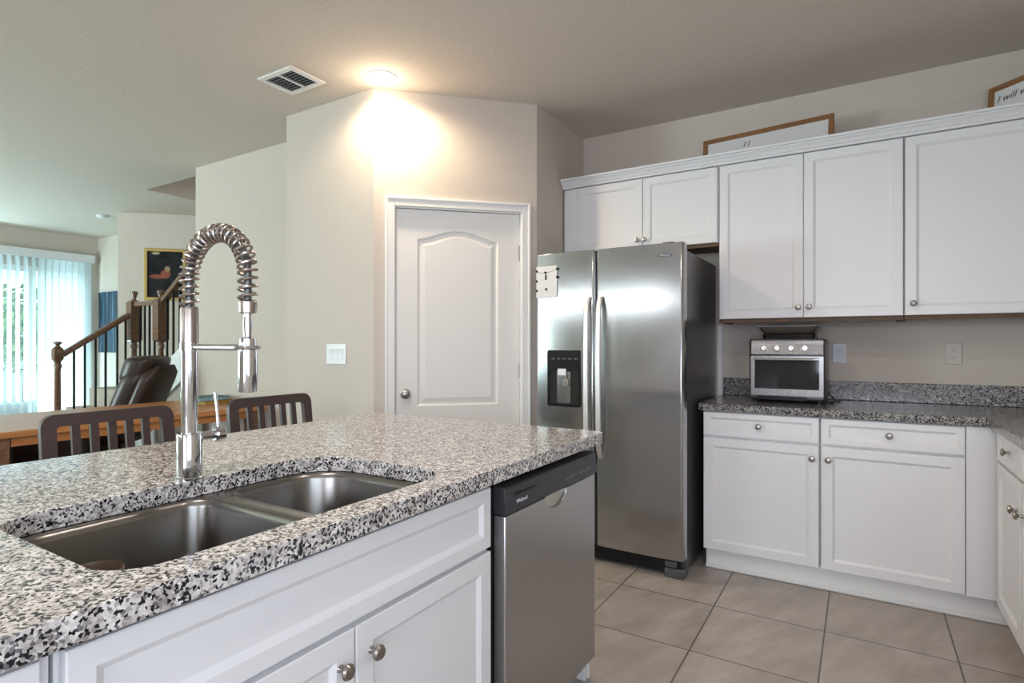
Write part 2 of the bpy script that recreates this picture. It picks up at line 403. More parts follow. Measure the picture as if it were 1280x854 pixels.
# baseboards
struct('baseboard_hall', B().box(WX, PX-.001, WY-.014, WY-.001, 0, .09), M_TRIM, bevel=.003)
struct('baseboard_family_back', B().box(XL+.001, -7.251, 3.856, 3.869, 0, .09), M_TRIM, bevel=.003)
struct('baseboard_pantry', B().box(PX+.001, P2[0], P2[1]-.014, P2[1]-.001, 0, .09), M_TRIM, bevel=.003)
b = B(); b.box(-.74, .575, 3.285, 3.297, 0, .112); b.box(-.74, .575, 3.27, 3.285, 0, .018)
struct('baseboard_toe_back', b, M_TRIM, bevel=.004)
struct('baseboard_toe_right', B().box(.575, .587, 1.5, 3.285, 0, .112), M_TRIM, bevel=.003)

# ------------------------------------------------------------------ pantry door
R45 = PI/4
d1 = structroot('door_1', (P2[0], P2[1], 0), R45)
b = B()
c0, c1, ct = .065, .957, 2.118
b.box(c0, c0+.056, -.016, -.001, 0, ct); b.box(c1-.056, c1, -.016, -.001, 0, ct); b.box(c0+.056, c1-.056, -.016, -.001, ct-.056, ct)
b.box(c0, c0+.016, -.022, -.016, 0, ct); b.box(c1-.016, c1, -.022, -.016, 0, ct); b.box(c0+.016, c1-.016, -.022, -.016, ct-.016, ct)
obj('casing', b, M_TRIM, d1, world=False, bevel=.003)
b = B()
b.box(.1151, .1275, .0, t, 0, 2.065); b.box(.8925, .9049, 0, t, 0, 2.065); b.box(.1275, .8925, 0, t, 2.055, 2.0695)
obj('jamb', b, M_TRIM, d1, world=False)
def panel_path(u0, u1, z0, z1, rise, n=18):
    pts = [(u0, z0), (u1, z0), (u1, z1)]
    for i in range(1, n):
        q = i/n; pts.append((u1+(u0-u1)*q, z1+rise*math.sin(PI*q)**1.6))
    return pts+[(u0, z1)]
def shrink(P, d):
    cu = (min(p[0] for p in P)+max(p[0] for p in P))/2; hu = (max(p[0] for p in P)-min(p[0] for p in P))/2
    cz = (min(p[1] for p in P)+max(p[1] for p in P))/2; hz = (max(p[1] for p in P)-min(p[1] for p in P))/2
    return [(cu+(p[0]-cu)*(1-d/hu), cz+(p[1]-cz)*(1-d/hz)) for p in P]
b = B(); ys = .018
slab = [(.130, .008), (.890, .008), (.890, 2.052), (.130, 2.052)]
pans = [panel_path(.257, .755, .865, 1.875, .058), panel_path(.257, .755, .2, .69, .0)]
es = []
for L in [slab]+pans:
    v = [b.bm.verts.new((u, ys, z)) for u, z in L]
    for i in range(len(v)): es.append(b.bm.edges.new((v[i], v[(i+1) % len(v)])))
bmesh.ops.triangle_fill(b.bm, use_beauty=True, use_dissolve=False, edges=es)
for P in pans:
    lp = [[(u, y, z) for u, z in shrink(P, d)] for d, y in ((0, ys), (.012, ys+.010), (.022, ys+.010), (.046, ys+.002))]
    b.loft(lp, False, True)
b.loft([[(u, ys, z) for u, z in slab], [(u, ys+.035, z) for u, z in slab]], False, True)
bmesh.ops.remove_doubles(b.bm, verts=b.bm.verts, dist=1e-5)
obj('slab', b, M_DOOR, d1, world=False, smooth=12)
k = B(); k.lathe([(.030, 0), (.030, .006), (.012, .010), (.011, .028), (.022, .034), (.028, .046), (.025, .060), (.012, .066), (0, .067)], (.185, ys, .94), (0, -1, 0))
obj('knob', k, M_NICKEL, d1, world=False)
for hz in (.22, 1.075, 1.81):
    h = B(); h.box(.8905, .8935, ys-.012, ys+.012, hz-.045, hz+.045); h.cyl((.892, ys-.010, hz-.047), (.892, ys-.010, hz+.047), .0065)
    obj('hinge', h, M_NICKEL, d1, world=False)

# ------------------------------------------------------------------ knob and cabinet builders
def knob_b(x, y, z):
    k = B(); k.lathe([(.008, 0), (.0055, .004), (.005, .012), (.008, .015), (.0145, .019), (.0155, .023), (.012, .028), (.004, .030), (0, .0302)], (x, y, z), (0, -1, 0), 20); return k
def carcass(W, dep, z0, z1, top=True, t=.018, mid=.715):
    b = B()
    b.box(.035, W-.035, 0, t, mid, mid+.035)
    b.box(0, t, 0, dep, z0, z1); b.box(W-t, W, 0, dep, z0, z1); b.box(t, W-t, 0, dep, z0, z0+t); b.box(t, W-t, dep-t, dep, z0+t, z1)
    if top: b.box(t, W-t, 0, dep-t, z1-t, z1)
    # face frame
    b.box(t, W-t, 0, t, z0+t, z0+.035); b.box(t, .035, 0, t, z0+.035, z1-t); b.box(W-.035, W-t, 0, t, z0+.035, z1-t)
    return b
def cab_door(root, x0, x1, z0, z1, kx=None, kz=None, rail=.057):
    d = obj('door', B().shaker(x0, x1, z0, z1, rail=rail), M_CAB, root, world=False)
    if kx is not None: obj('knob', knob_b(kx, -.02, kz), M_NICKEL, d, world=False, label='satin nickel round knob')
    return d
def cab_drawer(root, x0, x1, z0, z1, knob=True, rail=.04, kx=None):
    d = obj('drawer', B().shaker(x0, x1, z0, z1, rail=rail), M_CAB, root, world=False)
    if knob: obj('knob', knob_b((x0+x1)/2 if kx is None else kx, -.014, (z0+z1)/2), M_NICKEL, d, world=False, label='satin nickel round knob')
    return d
BZ0, BZ1 = .113, .872
# base cabinets on the back wall
c = thing('base_cabinet', 'white shaker base cabinet beside the refrigerator, under the toaster oven', 'cabinet', (-.744, 3.25, 0), 0)
obj('body', carcass(.566, .605, BZ0, BZ1), M_CAB, c, world=False)
cab_drawer(c, .003, .563, .740, .868); cab_door(c, .003, .563, .117, .728, .533, .664)
c = thing('base_cabinet', 'white shaker base cabinet right of the one under the toaster oven, door knob at left', 'cabinet', (-.174, 3.25, 0), 0)
obj('body', carcass(.574, .605, BZ0, BZ1), M_CAB, c, world=False)
cab_drawer(c, .007, .571, .740, .868, kx=.287); cab_door(c, .007, .571, .117, .728, .035, .664)
f = obj('corner_filler', B().box(.4006, .519, 3.232, 3.25, .113, .872), M_CAB, bevel=.002)
f.data.polygons.foreach_set('use_smooth', [False]*len(f.data.polygons))
tag(f, 'plain white filler board in the inside corner between the two cabinet runs', 'filler panel')
c = thing('base_cabinet', 'white base cabinet with paired drawers and doors along the right-hand wall', 'cabinet', (.52, 3.195, 0), -PI/2)
obj('body', carcass(.85, .595, BZ0, BZ1), M_CAB, c, world=False)
cab_drawer(c, .004, .423, .740, .868, rail=.04); cab_drawer(c, .427, .846, .740, .868, rail=.04)
cab_door(c, .004, .423, .117, .728, .38, .615); cab_door(c, .427, .846, .117, .728, .47, .615)
c = thing('base_cabinet', 'white base cabinet at the right frame edge, nearest the camera', 'cabinet', (.52, 2.34, 0), -PI/2)
obj('body', carcass(.80, .595, BZ0, BZ1), M_CAB, c, world=False)
cab_drawer(c, .004, .796, .740, .868); cab_door(c, .004, .398, .117, .728, .36, .664); cab_door(c, .402, .796, .117, .728, .44, .664)
# counter, L shaped
ct = thing('countertop', 'speckled dark grey granite worktop turning the corner under the wall cabinets', 'countertop', (0, 3.5, .874))
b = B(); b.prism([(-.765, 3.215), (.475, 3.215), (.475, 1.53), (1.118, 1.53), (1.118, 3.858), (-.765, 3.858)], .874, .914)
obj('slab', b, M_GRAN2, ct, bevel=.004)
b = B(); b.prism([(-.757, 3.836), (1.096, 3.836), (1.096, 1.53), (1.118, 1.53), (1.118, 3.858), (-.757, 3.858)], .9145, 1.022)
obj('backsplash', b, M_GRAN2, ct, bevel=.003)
struct('bright_wall_strip', B().box(-.797, -.766, 3.846, 3.859, .0, 1.362), M_TRIM, bevel=.003)  # white strip stands in for a brighter-lit band of wall

# wall cabinets
def wall_body(root, W, z0, z1, dep=.328):
    obj('body', B().box(0, W, 0, dep, z0+.022, z1), M_CAB, root, world=False)
    b = B(); b.box(0, W, 0, .019, z0, z0+.0215); b.box(0, .016, .019, dep, z0, z0+.0215); b.box(W-.016, W, .019, dep, z0, z0+.0215); b.box(.016, W-.016, .019, dep, z0+.012, z0+.0215)
    obj('underside', b, M_RAW, root, world=False, label='unpainted brown wood underside')
UZ0, UZ1 = 1.364, 2.293
c = thing('wall_cabinet', 'short white double-door cabinet mounted above the refrigerator', 'cabinet', (-1.735, 3.53, 0))
wall_body(c, 1.013, 1.822, UZ1)
obj('filler', B().box(0, .10, -.012, -.0005, 1.836, 2.289), M_CAB, c, world=False, bevel=.002)
cab_door(c, .103, .553, 1.843, 2.289, .523, 1.899); cab_door(c, .557, 1.008, 1.843, 2.289, .572, 1.898)
c = thing('wall_cabinet', 'tall white double-door wall cabinet over the toaster oven', 'cabinet', (-.718, 3.53, 0))
wall_body(c, .903, UZ0, UZ1)
cab_door(c, .006, .446, 1.386, 2.289, .422, 1.443); cab_door(c, .450, .899, 1.386, 2.289, .476, 1.443)
c = thing('wall_cabinet', 'white single-door wall cabinet at the right edge, knob at its lower left', 'cabinet', (.189, 3.53, 0))
wall_body(c, .925, UZ0, UZ1)
cab_door(c, .003, .615, 1.386, 2.289, .036, 1.445)
obj('filler', B().box(.62, .92, -.006, -.0005, 1.386, 2.289), M_CAB, c, world=False)
# crown moulding across all three
b = B()
pr = [(3.53, 2.294), (3.503, 2.294), (3.500, 2.300), (3.500, 2.306), (3.494, 2.309), (3.490, 2.318), (3.482, 2.328), (3.474, 2.334), (3.474, 2.339), (3.462, 2.341), (3.462, 2.353), (3.53, 2.353)]
b.loft([[(x, y, z) for y, z in pr] for x in (-1.74, 1.118)])
struct('trim_2', b, M_CAB, smooth=20)
struct('trim_3', B().box(-1.74, 1.118, 3.5305, 3.858, 2.295, 2.31), M_CAB)

# ------------------------------------------------------------------ kitchen island
IX0, IX1, IY0, IY1 = -1.965, -.812, -.45, 1.985
b = B()
SH = rrect(-1.36, -.886, .384, 1.15, [.09, .13, .08, .08], 8)
OUT = rrect(IX0, IX1, IY0, IY1, .03, 5)
b.holed(OUT, [SH], lambda u, v, h: (u, v, .874+h), .04)
it = tag(obj('island_countertop', b, M_GRAN, bevel=.005), 'large speckled light granite island top with the sink cut into it', 'countertop')
# sink
sk = thing('kitchen_sink', 'undermounted double-bowl stainless steel sink in the island', 'sink', (-1.12, .767, .66))
def bowl(b, x0, x1, y0, y1, r, flange):
    L = []
    for ins, z in ((0, .8725), (.006, .868), (.010, .855), (.016, .70), (.024, .682), (.045, .672)):
        L.append([(x, y, z) for x, y in rrect(x0+ins, x1-ins, y0+ins, y1-ins, [max(q-ins*.6, .02) for q in r], 8)])
    b.loft(L, False, True)
b = B()
outer = rrect(-1.385, -.862, .36, 1.174, .10, 8)
r1 = [.05, .06, .075, .075]; r2 = [.085, .12, .05, .05]
bl1 = (-1.352, -.893, .391, .785); bl2 = (-1.352, -.893, .825, 1.143)
es = []
for L in (outer, rrect(*bl1, r1, 8), rrect(*bl2, r2, 8)):
    v = [b.bm.verts.new((x, y, .8725)) for x, y in L]
    for i in range(len(v)): es.append(b.bm.edges.new((v[i], v[(i+1) % len(v)])))
bmesh.ops.triangle_fill(b.bm, use_beauty=True, use_dissolve=False, edges=es)
bowl(b, *bl1, r1, 0); bowl(b, *bl2, r2, 0)
bmesh.ops.remove_doubles(b.bm, verts=b.bm.verts, dist=1e-5)
o = obj('basin', b, M_SINK, sk, smooth=50)
for cx, cy in ((-1.12, .588), (-1.12, .984)):
    b = B(); b.lathe([(.045, 0), (.045, .003), (.036, .003), (.030, -.0005), (.008, 0), (.006, .004), (0, .004)], (cx, cy, .6725))
    obj('drain', b, M_NICKEL, sk)
b = B(); b.lathe([(.001, .004), (.028, .004), (.036, .008), (.042, .06), (.044, .155), (.046, .160), (.048, .157), (.046, .06), (.040, .004), (.036, 0), (0, 0)], (-1.175, .478, .6745), n=32)
tag(obj('cup', b, M_SPONGE, smooth=50), 'brown stoneware cup standing in the near back corner of the sink', 'cup')
# faucet
fx, fy = -1.389, .769
fc = thing('kitchen_faucet', 'tall chrome spring-neck pull-down kitchen faucet behind the sink', 'faucet', (fx, fy, .914))
b = B(); b.lathe([(.033, 0), (.033, .004), (.029, .006), (.0285, .107), (.027, .110)], (fx, fy, .9145), n=32); obj('base', b, M_CHROME, fc)
b = B(); b.lathe([(.0185, 0), (.0185, .214)], (fx, fy, 1.0245), n=28); obj('post', b, M_CHROME, fc)
b = B(); b.lathe([(.0205, 0), (.0205, .085), (.019, .090)], (fx, fy, 1.2385), n=28); obj('collar', b, M_COPPER, fc, label='warm brushed nickel collar')
def arch(q):
    """neck centre line, q 0..1 : up from the post, over towards the sink and down"""
    R = .116; z1 = 1.395; pts = []
    L1 = z1-1.328; L2 = PI*R; L3 = .06; L = L1+L2+L3; s_ = q*L
    if s_ < L1: return Vector((fx, fy, 1.328+s_))
    if s_ < L1+L2:
        a = (s_-L1)/R; return Vector((fx+R-R*math.cos(a), fy, z1+R*math.sin(a)*.88))
    return Vector((fx+2*R, fy, z1-(s_-L1-L2)))
b = B(); b.tube([arch(i/60) for i in range(61)], .0085, 12); obj('hose', b, M_GREYSIDE, fc, label='dark inner hose')
pts = []; T = 27; nn = T*14
for i in range(nn+1):
    q = i/nn; c_ = arch(q); tg = (arch(min(1, q+.004))-arch(max(0, q-.004))).normalized()
    n1 = Vector((0, 1, 0)); n2 = tg.cross(n1); a = 2*PI*T*q
    pts.append(c_ + (n1*math.cos(a)+n2*math.sin(a))*.0195)
b = B(); b.tube(pts, .0033, 7); obj('spring', b, M_COPPER, fc, label='coiled warm nickel spring')
ex = fx+.232
b = B(); b.lathe([(.010, 0), (.019, .002), (.0195, .026), (.012, .030)], (ex, fy, 1.307), n=28); obj('spring_collar', b, M_COPPER, fc)
b = B(); b.lathe([(.009, 0), (.0105, .03), (.0085, .055)], (ex, fy, 1.255), n=20); obj('spray_neck', b, M_CHROME, fc)
b = B(); b.lathe([(.014, 0), (.0195, .002), (.0205, .03), (.0205, .095), (.0185, .104), (.018, .118), (.0105, .122)], (ex, fy, 1.133), n=28); obj('spray_head', b, M_CHROME, fc)
b = B(); b.cyl((fx+.017, fy, 1.232), (ex-.021, fy, 1.232), .0075, n=16)
ring = [(ex+.0235*math.cos(a), fy+.0235*math.sin(a), 1.232) for a in (2*PI*i/28 for i in range(28))]
b.tube(ring, .0045, 8, closed=True)
b.lathe([(.0195, -.010), (.0215, -.010), (.0215, .010), (.0195, .010)], (fx, fy, 1.232)); obj('docking_arm', b, M_CHROME, fc)
b = B(); b.cyl((fx, fy+.026, 1.012), (fx, fy+.062, 1.012), .011); b.lathe([(.015, 0), (.019, .003), (.019, .022), (.016, .026)], (fx, fy+.0615, 1.012), (0, 1, 0)); obj('valve', b, M_CHROME, fc)
b = B(); b.tube([(fx, fy+.073, 1.025), (fx-.004, fy+.072, 1.07), (fx-.010, fy+.070, 1.118)], [.0045, .004, .0055], 10); obj('lever', b, M_CHROME, fc)
# sink base and neighbours, fronts facing +x
c = thing('base_cabinet', 'white island cabinet with wide false drawer front under the sink', 'cabinet', (-.86, .307, 0), PI/2)
b = carcass(.962, .56, BZ0, BZ1, top=False, mid=.675); obj('body', b, M_CAB, c, world=False)
cab_drawer(c, .006, .957, .700, .858, knob=False, rail=.045)
cab_door(c, .006, .4785, .117, .688, .442, .625); cab_door(c, .4825, .957, .117, .688, .522, .625)
c = thing('base_cabinet', 'white island cabinet at the lower left corner, nearest the camera', 'cabinet', (-.86, -.43, 0), PI/2)
obj('body', carcass(.732, .56, BZ0, BZ1, mid=.675), M_CAB, c, world=False)
cab_drawer(c, .006, .718, .700, .858, kx=.36); cab_door(c, .006, .36, .117, .688, .33, .625); cab_door(c, .364, .718, .117, .688, .395, .625)
b = B(); b.box(-.96, -.94, -.43, 1.29, 0, .112); struct('baseboard_island', b, M_TRIM)
b = B(); b.box(-1.5, -1.44, -.43, 1.945, 0, .872); b.box(-1.44, -.865, 1.922, 1.945, 0, .872); b.box(-1.505, -.86, 1.945, 1.957, 0, .09)
struct('trim_4', b, M_CAB, bevel=.003)
# dishwasher
dw = thing('dishwasher', 'stainless dishwasher with black control strip at the end of the island', 'dishwasher', (-.86, 1.293, 0), PI/2)
W = .622
obj('tub', B().box(.006, W-.006, .0, .55, .10, .845), M_DARK, dw, world=False)
obj('toe_plate', B().box(.006, W-.006, .05, .065, .0, .0995), M_BLACK, dw, world=False)
# door with a scooped handle pocket cut in the top edge
b = B(); xs = [.005, .008]; hx = .311; hw = .073
path = [(.008, .115), (W-.008, .115), (W-.008, .773)]
for i in range(13):
    a = PI*i/12; path.append((hx+hw*math.cos(a), .773-.047*math.sin(a)))
path += [(.008, .773)]
b.prismY(path, -.042, -.003)
obj('door', b, M_STEELV, dw, world=False, bevel=.004, smooth=40)
b = B(); b.box(hx-hw, hx+hw, -.028, -.004, .724, .772)
obj('handle_pocket', b, M_POCKET, dw, world=False, label='scooped finger grip lined in pale metal')
b = B(); b.loft([[(x, y, z) for y, z in ((-.002, .776), (-.046, .776), (-.050, .782), (-.042, .848), (-.030, .853), (-.002, .853))] for x in (.004, W-.004)])
cp = obj('control_panel', b, M_DWBLACK, dw, world=False, bevel=.002)
obj('badge_slot', B().box(.05, .17, -.0485, -.046, .823, .827), M_DARK, cp, world=False)
text('brand_lettering', 'Whirlpool', .0145, M_LOGO, cp, Matrix.Translation((.085, -.0487, .804)) @ TXF, label='pale grey brand lettering')
for i in range(6):
    obj('button', B().box(.36+i*.034, .384+i*.034, -.0478, -.044, .800, .806+.004*(i % 2)), M_GREYSIDE, cp, world=False)

# ------------------------------------------------------------------ refrigerator
fr = thing('refrigerator', 'stainless side-by-side refrigerator with black ice dispenser between pantry and cabinets', 'refrigerator', (-1.22, 3.4, 0))
FX0, FX1, FM = -1.662, -.783, -1.279
obj('body', B().box(FX0+.012, FX1-.012, 3.055, 3.80, .03, 1.742), M_GREYSIDE, fr, bevel=.004)
def fdoor(x0, x1):
    # slightly bowed front, rounded vertical edges
    P = [(x0, 3.047), (x0, 2.998)]
    n = 16
    for i in range(n+1):
        q = i/n; x = x0+.012+(x1-x0-.024)*q
        P.append((x, 2.983-.007*math.sin(PI*q)))
    P += [(x1, 2.998), (x1, 3.047)]
    b = B(); b.prism(P, .105, 1.772); return b
ld = obj('freezer_door', fdoor(FX0, FM-.003), M_STEEL, fr, bevel=.004, smooth=40)
rd = obj('refrigerator_door', fdoor(FM+.003, FX1), M_STEEL, fr, bevel=.004, smooth=40)
for d_, hx in ((ld, -1.316), (rd, -1.242)):
    lo = []
    for i in range(21):
        q = i/20; z = .60+.905*q; y = 2.945-.010*math.sin(PI*q)
        if q < .06: y = 2.945+.03*(1-q/.06)
        if q > .94: y = 2.945+.03*((q-.94)/.06)
        wd = .0155
        lo.append([(hx+wd*math.cos(a), y+.009*math.sin(a), z) for a in (2*PI*k/14 for k in range(14))])
    b = B(); b.loft(lo); obj('handle', b, M_HANDLE, d_, label='satin bar handle')
# dispenser
b = B(); b.holed(rrect(-1.577, -1.362, .876, 1.203, .012, 4), [rrect(-1.562, -1.377, .892, 1.085, .01, 4)], lambda u, v, h: (u, 2.972+h, v), .006)
dp = obj('dispenser', b, M_BLACK, ld, label='glossy black ice and water dispenser')
b = B(); L = [[(x, y, z) for x, z in rrect(-1.562+i, -1.377-i, .892+i, 1.085-i, .01, 4)] for i, y in ((0, 2.9755), (.006, 2.9765))]
b.loft(L, False, True); obj('recess', b, M_DARK, dp)
b = B(); b.box(-1.505, -1.452, 2.962, 2.9715, 1.058, 1.096); obj('water_spout', b, M_WHITE, dp, bevel=.003)
b = B(); b.box(-1.482, -1.437, 2.963, 2.9750, .992, 1.038); b.box(-1.466, -1.446, 2.966, 2.975, 1.036, 1.06); obj('ice_paddle', b, M_NICKEL, dp, bevel=.004)
for i in range(5):
    obj('button', B().box(-1.548+i*.036, -1.528+i*.036, 2.9705, 2.9722, 1.150, 1.158), M_GREYSIDE, dp)
b = B(); b.loft([[(-.882+(.040)*math.cos(a), y, 1.708+.009*math.sin(a)) for a in (2*PI*i/24 for i in range(24))] for y in (2.9815, 2.9775)])
bd = obj('badge', b, M_GREYSIDE, rd, label='small oval brand badge')
text('brand_lettering', 'Whirlpool', .014, M_LOGO, bd, Matrix.Translation(Vector((-.882, 2.9772, 1.708))-Vector((-1.22, 3.4, 0))) @ TXF)
obj('base_grille', B().box(FX0+.01, FX1-.03, 3.03, 3.054, .022, .098), M_BLACK, fr)
b = B(); b.box(-.895, -.790, 3.012, 3.10, .0, .05); b.box(-.895, -.83, 3.02, 3.06, .05, .085); obj('foot_cover', b, M_GREYSIDE, fr, bevel=.006)
b = B(); b.box(-1.655, -1.56, 3.012, 3.10, .0, .05); obj('foot_cover', b, M_GREYSIDE, fr, bevel=.006)
for x in (FX0+.06, FX1-.12):
    obj('hinge_cover', B().box(x, x+.06, 3.01, 3.10, 1.7735, 1.782), M_GREYSIDE, fr, bevel=.004)
for x in (FX0+.08, FX1-.12): obj('wheel', B().cyl((x, 3.7, .02), (x+.03, 3.7, .02), .02), M_BLACK, fr)
# paper on the freezer door
pp = thing('paper_sheet', 'white square paper with black dots stuck on the freezer door', 'paper', (-1.587, 2.978, 1.606))
obj('sheet', B().box(-1.650, -1.513, 2.9705, 2.9725, 1.514, 1.698), M_PAPER, pp)
for x, z in ((-1.647, 1.671), (-1.647, 1.612), (-1.647, 1.556), (-1.511, 1.678), (-1.511, 1.630), (-1.587, 1.660), (-1.583, 1.562)):
    b = B(); b.cyl((x, 2.9702, z), (x, 2.966, z), .0072, n=14); obj('magnet', b, M_BLACK, pp, label='small round black magnet')
b = B(); b.box(-1.592, -1.580, 2.9698, 2.9704, 1.617, 1.648)
b.tube([(-1.648, 2.970, 1.672), (-1.62, 2.970, 1.660), (-1.587, 2.970, 1.660), (-1.55, 2.970, 1.664), (-1.513, 2.970, 1.677)], .0010, 6)
obj('printed_mark', b, M_INK, pp)

# ------------------------------------------------------------------ toaster oven
to = thing('toaster_oven', 'stainless toaster oven with four knobs on the granite worktop', 'toaster oven', (-.35, 3.6, .914))
T0, T1, TF, TB = -.542, -.160, 3.45, 3.78
obj('body', B().box(T0, T1, TF+.012, TB, .930, 1.268), M_GREYSIDE, to, bevel=.012)
b = B(); b.loft([[(x, y, z) for y, z in ((TF+.0115, 1.178), (TF-.004, 1.180), (TF+.006, 1.258), (TF+.0115, 1.264))] for x in (T0+.011, T1-.009)])
cpn = obj('control_panel', b, M_OVEN, to, bevel=.003)
for x in (-.462, -.395, -.325, -.258):
    b = B(); b.lathe([(.021, 0), (.021, .003), (.0165, .005), (.0155, .020), (.013, .022), (0, .022)], (x, TF+.0035, 1.215), (0, -1, .12)); b.box(x-.0035, x+.0035, TF-.028, TF-.016, 1.203, 1.232)
    obj('knob', b, M_HANDLE, cpn)
b = B(); b.cyl((-.512, TF+.002, 1.209), (-.512, TF-.004, 1.209), .005); obj('indicator_lamp', b, M_WHITE, cpn)
b = B(); b.holed([(T0+.012, .955), (T1-.010, .955), (T1-.010, 1.172), (T0+.012, 1.172)], [[(T0+.032, .992), (T1-.030, .992), (T1-.030, 1.148), (T0+.032, 1.148)]], lambda u, v, h: (u, TF-.006+h, v), .016)
od = obj('door', b, M_OVEN, to)
obj('window', B().box(T0+.03, T1-.028, TF+.0, TF+.006, .990, 1.150), M_OVGLASS, od, label='dark oven window glass')
b = B(); b.cyl((T0+.030, TF-.030, 1.156), (T1-.030, TF-.030, 1.156), .0075, n=16)
for x in (T0+.04, T1-.04): b.cyl((x, TF-.005, 1.156), (x, TF-.030, 1.156), .006, n=12)
obj('handle', b, M_CHROME, od)
obj('crumb_tray', B().box(T0+.05, T1-.09, TF+.0, TF+.0115, .931, .950), M_BLACK, to)
for x in (T0+.03, T1-.03):
    for y in (TF+.04, TB-.04): obj('foot', B().cyl((x, y, .9145), (x, y, .931), .014), M_BLACK, to)
b = B(); b.tube([(T1+.0, 3.70, .96), (T1+.022, 3.66, .945), (T1+.040, 3.60, .925), (T1+.030, 3.55, .919), (T1+.012, 3.56, .919), (T1+.03, 3.64, .919), (T1+.06, 3.70, .919), (T1+.05, 3.77, .919)], .0035, 8)
obj('power_cord', b, M_BLACK, to)
# pans stacked on top
b = B()
def tray(b, x0, x1, y0, y1, z0, z1, fl):
    b.loft([[(x, y, z) for x, y in rrect(x0-q, x1+q, y0-q, y1+q, .02, 5)] for q, z in ((fl, z1), (0, z0), (-.004, z0+.003), (fl-.003, z1+.001))], False, True)
tray(b, -.475, -.215, 3.50, 3.73, 1.2685, 1.292, .004)
tag(obj('baking_tray', b, M_BLACK), 'black baking tray lying flat on the toaster oven', 'tray')
b = B(); tray(b, -.472, -.218, 3.505, 3.725, 1.296, 1.334, .028)
tag(obj('roasting_pan', b, M_PAN), 'flared metal pan stacked above the black tray on the toaster oven', 'pan')
b = B()
for i in range(13): b.cyl((-.49+i*.0233, 3.478, 1.3405), (-.49+i*.0233, 3.755, 1.3405), .0018, n=6)
for y in (3.478, 3.615, 3.755): b.cyl((-.495, y, 1.3375), (-.205, y, 1.3375), .0022, n=6)
tag(obj('wire_rack', b, M_PAN), 'wire oven rack resting on top of the metal pan', 'rack')

# ------------------------------------------------------------------ outlets, switch
def plate(name, label, cat, loc, rz, w_, h_, kind, mat=M_WHITE):
    r = thing(name, label, cat, loc, rz)
    obj('cover_plate', B().box(-w_/2, w_/2, -.006, -.0005, -h_/2, h_/2), mat, r, world=False, bevel=.003)
    if kind == 'outlet':
        for z in (.02, -.02):
            b = B(); b.prismY(rrect(-.017, .017, z-.014, z+.014, .009, 4), -.008, -.006)
            rc = obj('receptacle', b, mat, r, world=False)
            bb = B(); bb.box(-.008, -.006, -.0085, -.008, z-.004, z+.006); bb.box(.006, .008, -.0085, -.008, z-.004, z+.006); bb.cyl((0, -.0079, z-.008), (0, -.0085, z-.008), .0025, n=10)
            obj('slots', bb, M_GREYSIDE, rc, world=False)
    else:
        for x in (-.046, 0, .046):
            b = B(); b.loft([[(x+sx*.0165, y, z) for y, z in ((-.006, -.033), (-.009, -.033), (-.007, 0), (-.0115, .033), (-.006, .033))] for sx in (-1, 1)])
            obj('rocker', b, mat, r, world=False)
    return r
plate('power_outlet', 'white double power outlet on the wall right of the toaster oven', 'outlet', (-.108, YB, 1.185), 0, .072, .116, 'outlet', M_GREYP)
plate('power_outlet', 'beige power outlet blending into the wall above the right end of the counter', 'outlet', (.425, YB, 1.188), 0, .072, .116, 'outlet', M_BEIGEP)
plate('light_switch', 'white triple light switch on the wall left of the pantry door', 'light switch', (-2.77, P2[1], 1.176), 0, .175, .125, 'switch')

# ------------------------------------------------------------------ signs on top of the cabinets
def sign(label, loc, rz, tilt, w_, h_, words):
    r = thing('framed_sign', label, 'sign', loc, rz)
    r.rotation_euler = (-tilt, 0, rz)
    f = .027
    b = B(); b.holed([(0, 0), (w_, 0), (w_, h_), (0, h_)], [[(f, f), (w_-f, f), (w_-f, h_-f), (f, h_-f)]], lambda u, v, h: (u, h, v), .022)
    obj('frame', b, M_FRAMEW, r, world=False, bevel=.002, smooth=0)
    bo = obj('board', B().box(f, w_-f, .008, .016, f, h_-f), M_PAPER, r, world=False)
    for s_, x, z, size in words: text('lettering', s_, size, M_INK, bo, Matrix.Translation((x, .0074, z)) @ TXF, font_shear=.3)
    return r
sign('long oak-framed white sign lying low above the middle wall cabinets', (-.862, 3.72, 2.3115), math.radians(-6.5), math.radians(6), .735, .225, [('l l', .262, .150, .05)])
sign('oak-framed white sign with script words above the right-hand wall cabinet', (.545, 3.755, 2.3115), math.radians(-45), math.radians(4), .52, .235, [('I will wa', .117, .160, .047)])

# ------------------------------------------------------------------ ceiling fittings
v = thing('air_vent', 'white square ceiling air vent with dark louvres', 'vent', (-2.775, 2.12, CZ))
vx0, vx1, vy0, vy1 = -2.925, -2.632, 2.003, 2.238
b = B(); b.holed([(vx0, vy0), (vx1, vy0), (vx1, vy1), (vx0, vy1)], [[(vx0+.032, vy0+.03), (-2.783, vy0+.03), (-2.783, vy1-.03), (vx0+.032, vy1-.03)], [(-2.773, vy0+.03), (vx1-.032, vy0+.03), (vx1-.032, vy1-.03), (-2.773, vy1-.03)]], lambda u, q, h: (u, q, CZ-.010+h), .0095)
obj('frame', b, M_TRIM, v, smooth=0)
obj('duct_opening', B().box(vx0+.03, vx1-.03, vy0+.028, vy1-.028, CZ-.0012, CZ-.0005), M_DUCT, v)
for x0, x1 in ((vx0+.032, -2.783), (-2.773, vx1-.032)):
    for i in range(8):
        y = vy0+.04+i*.0225
        b = B(); b.loft([[(x, y+a, z) for a, z in ((0, CZ-.0085), (.010, CZ-.0025), (.0112, CZ-.0032), (.0012, CZ-.0095))] for x in (x0, x1)]); obj('louvre', b, M_LOUVRE, v)
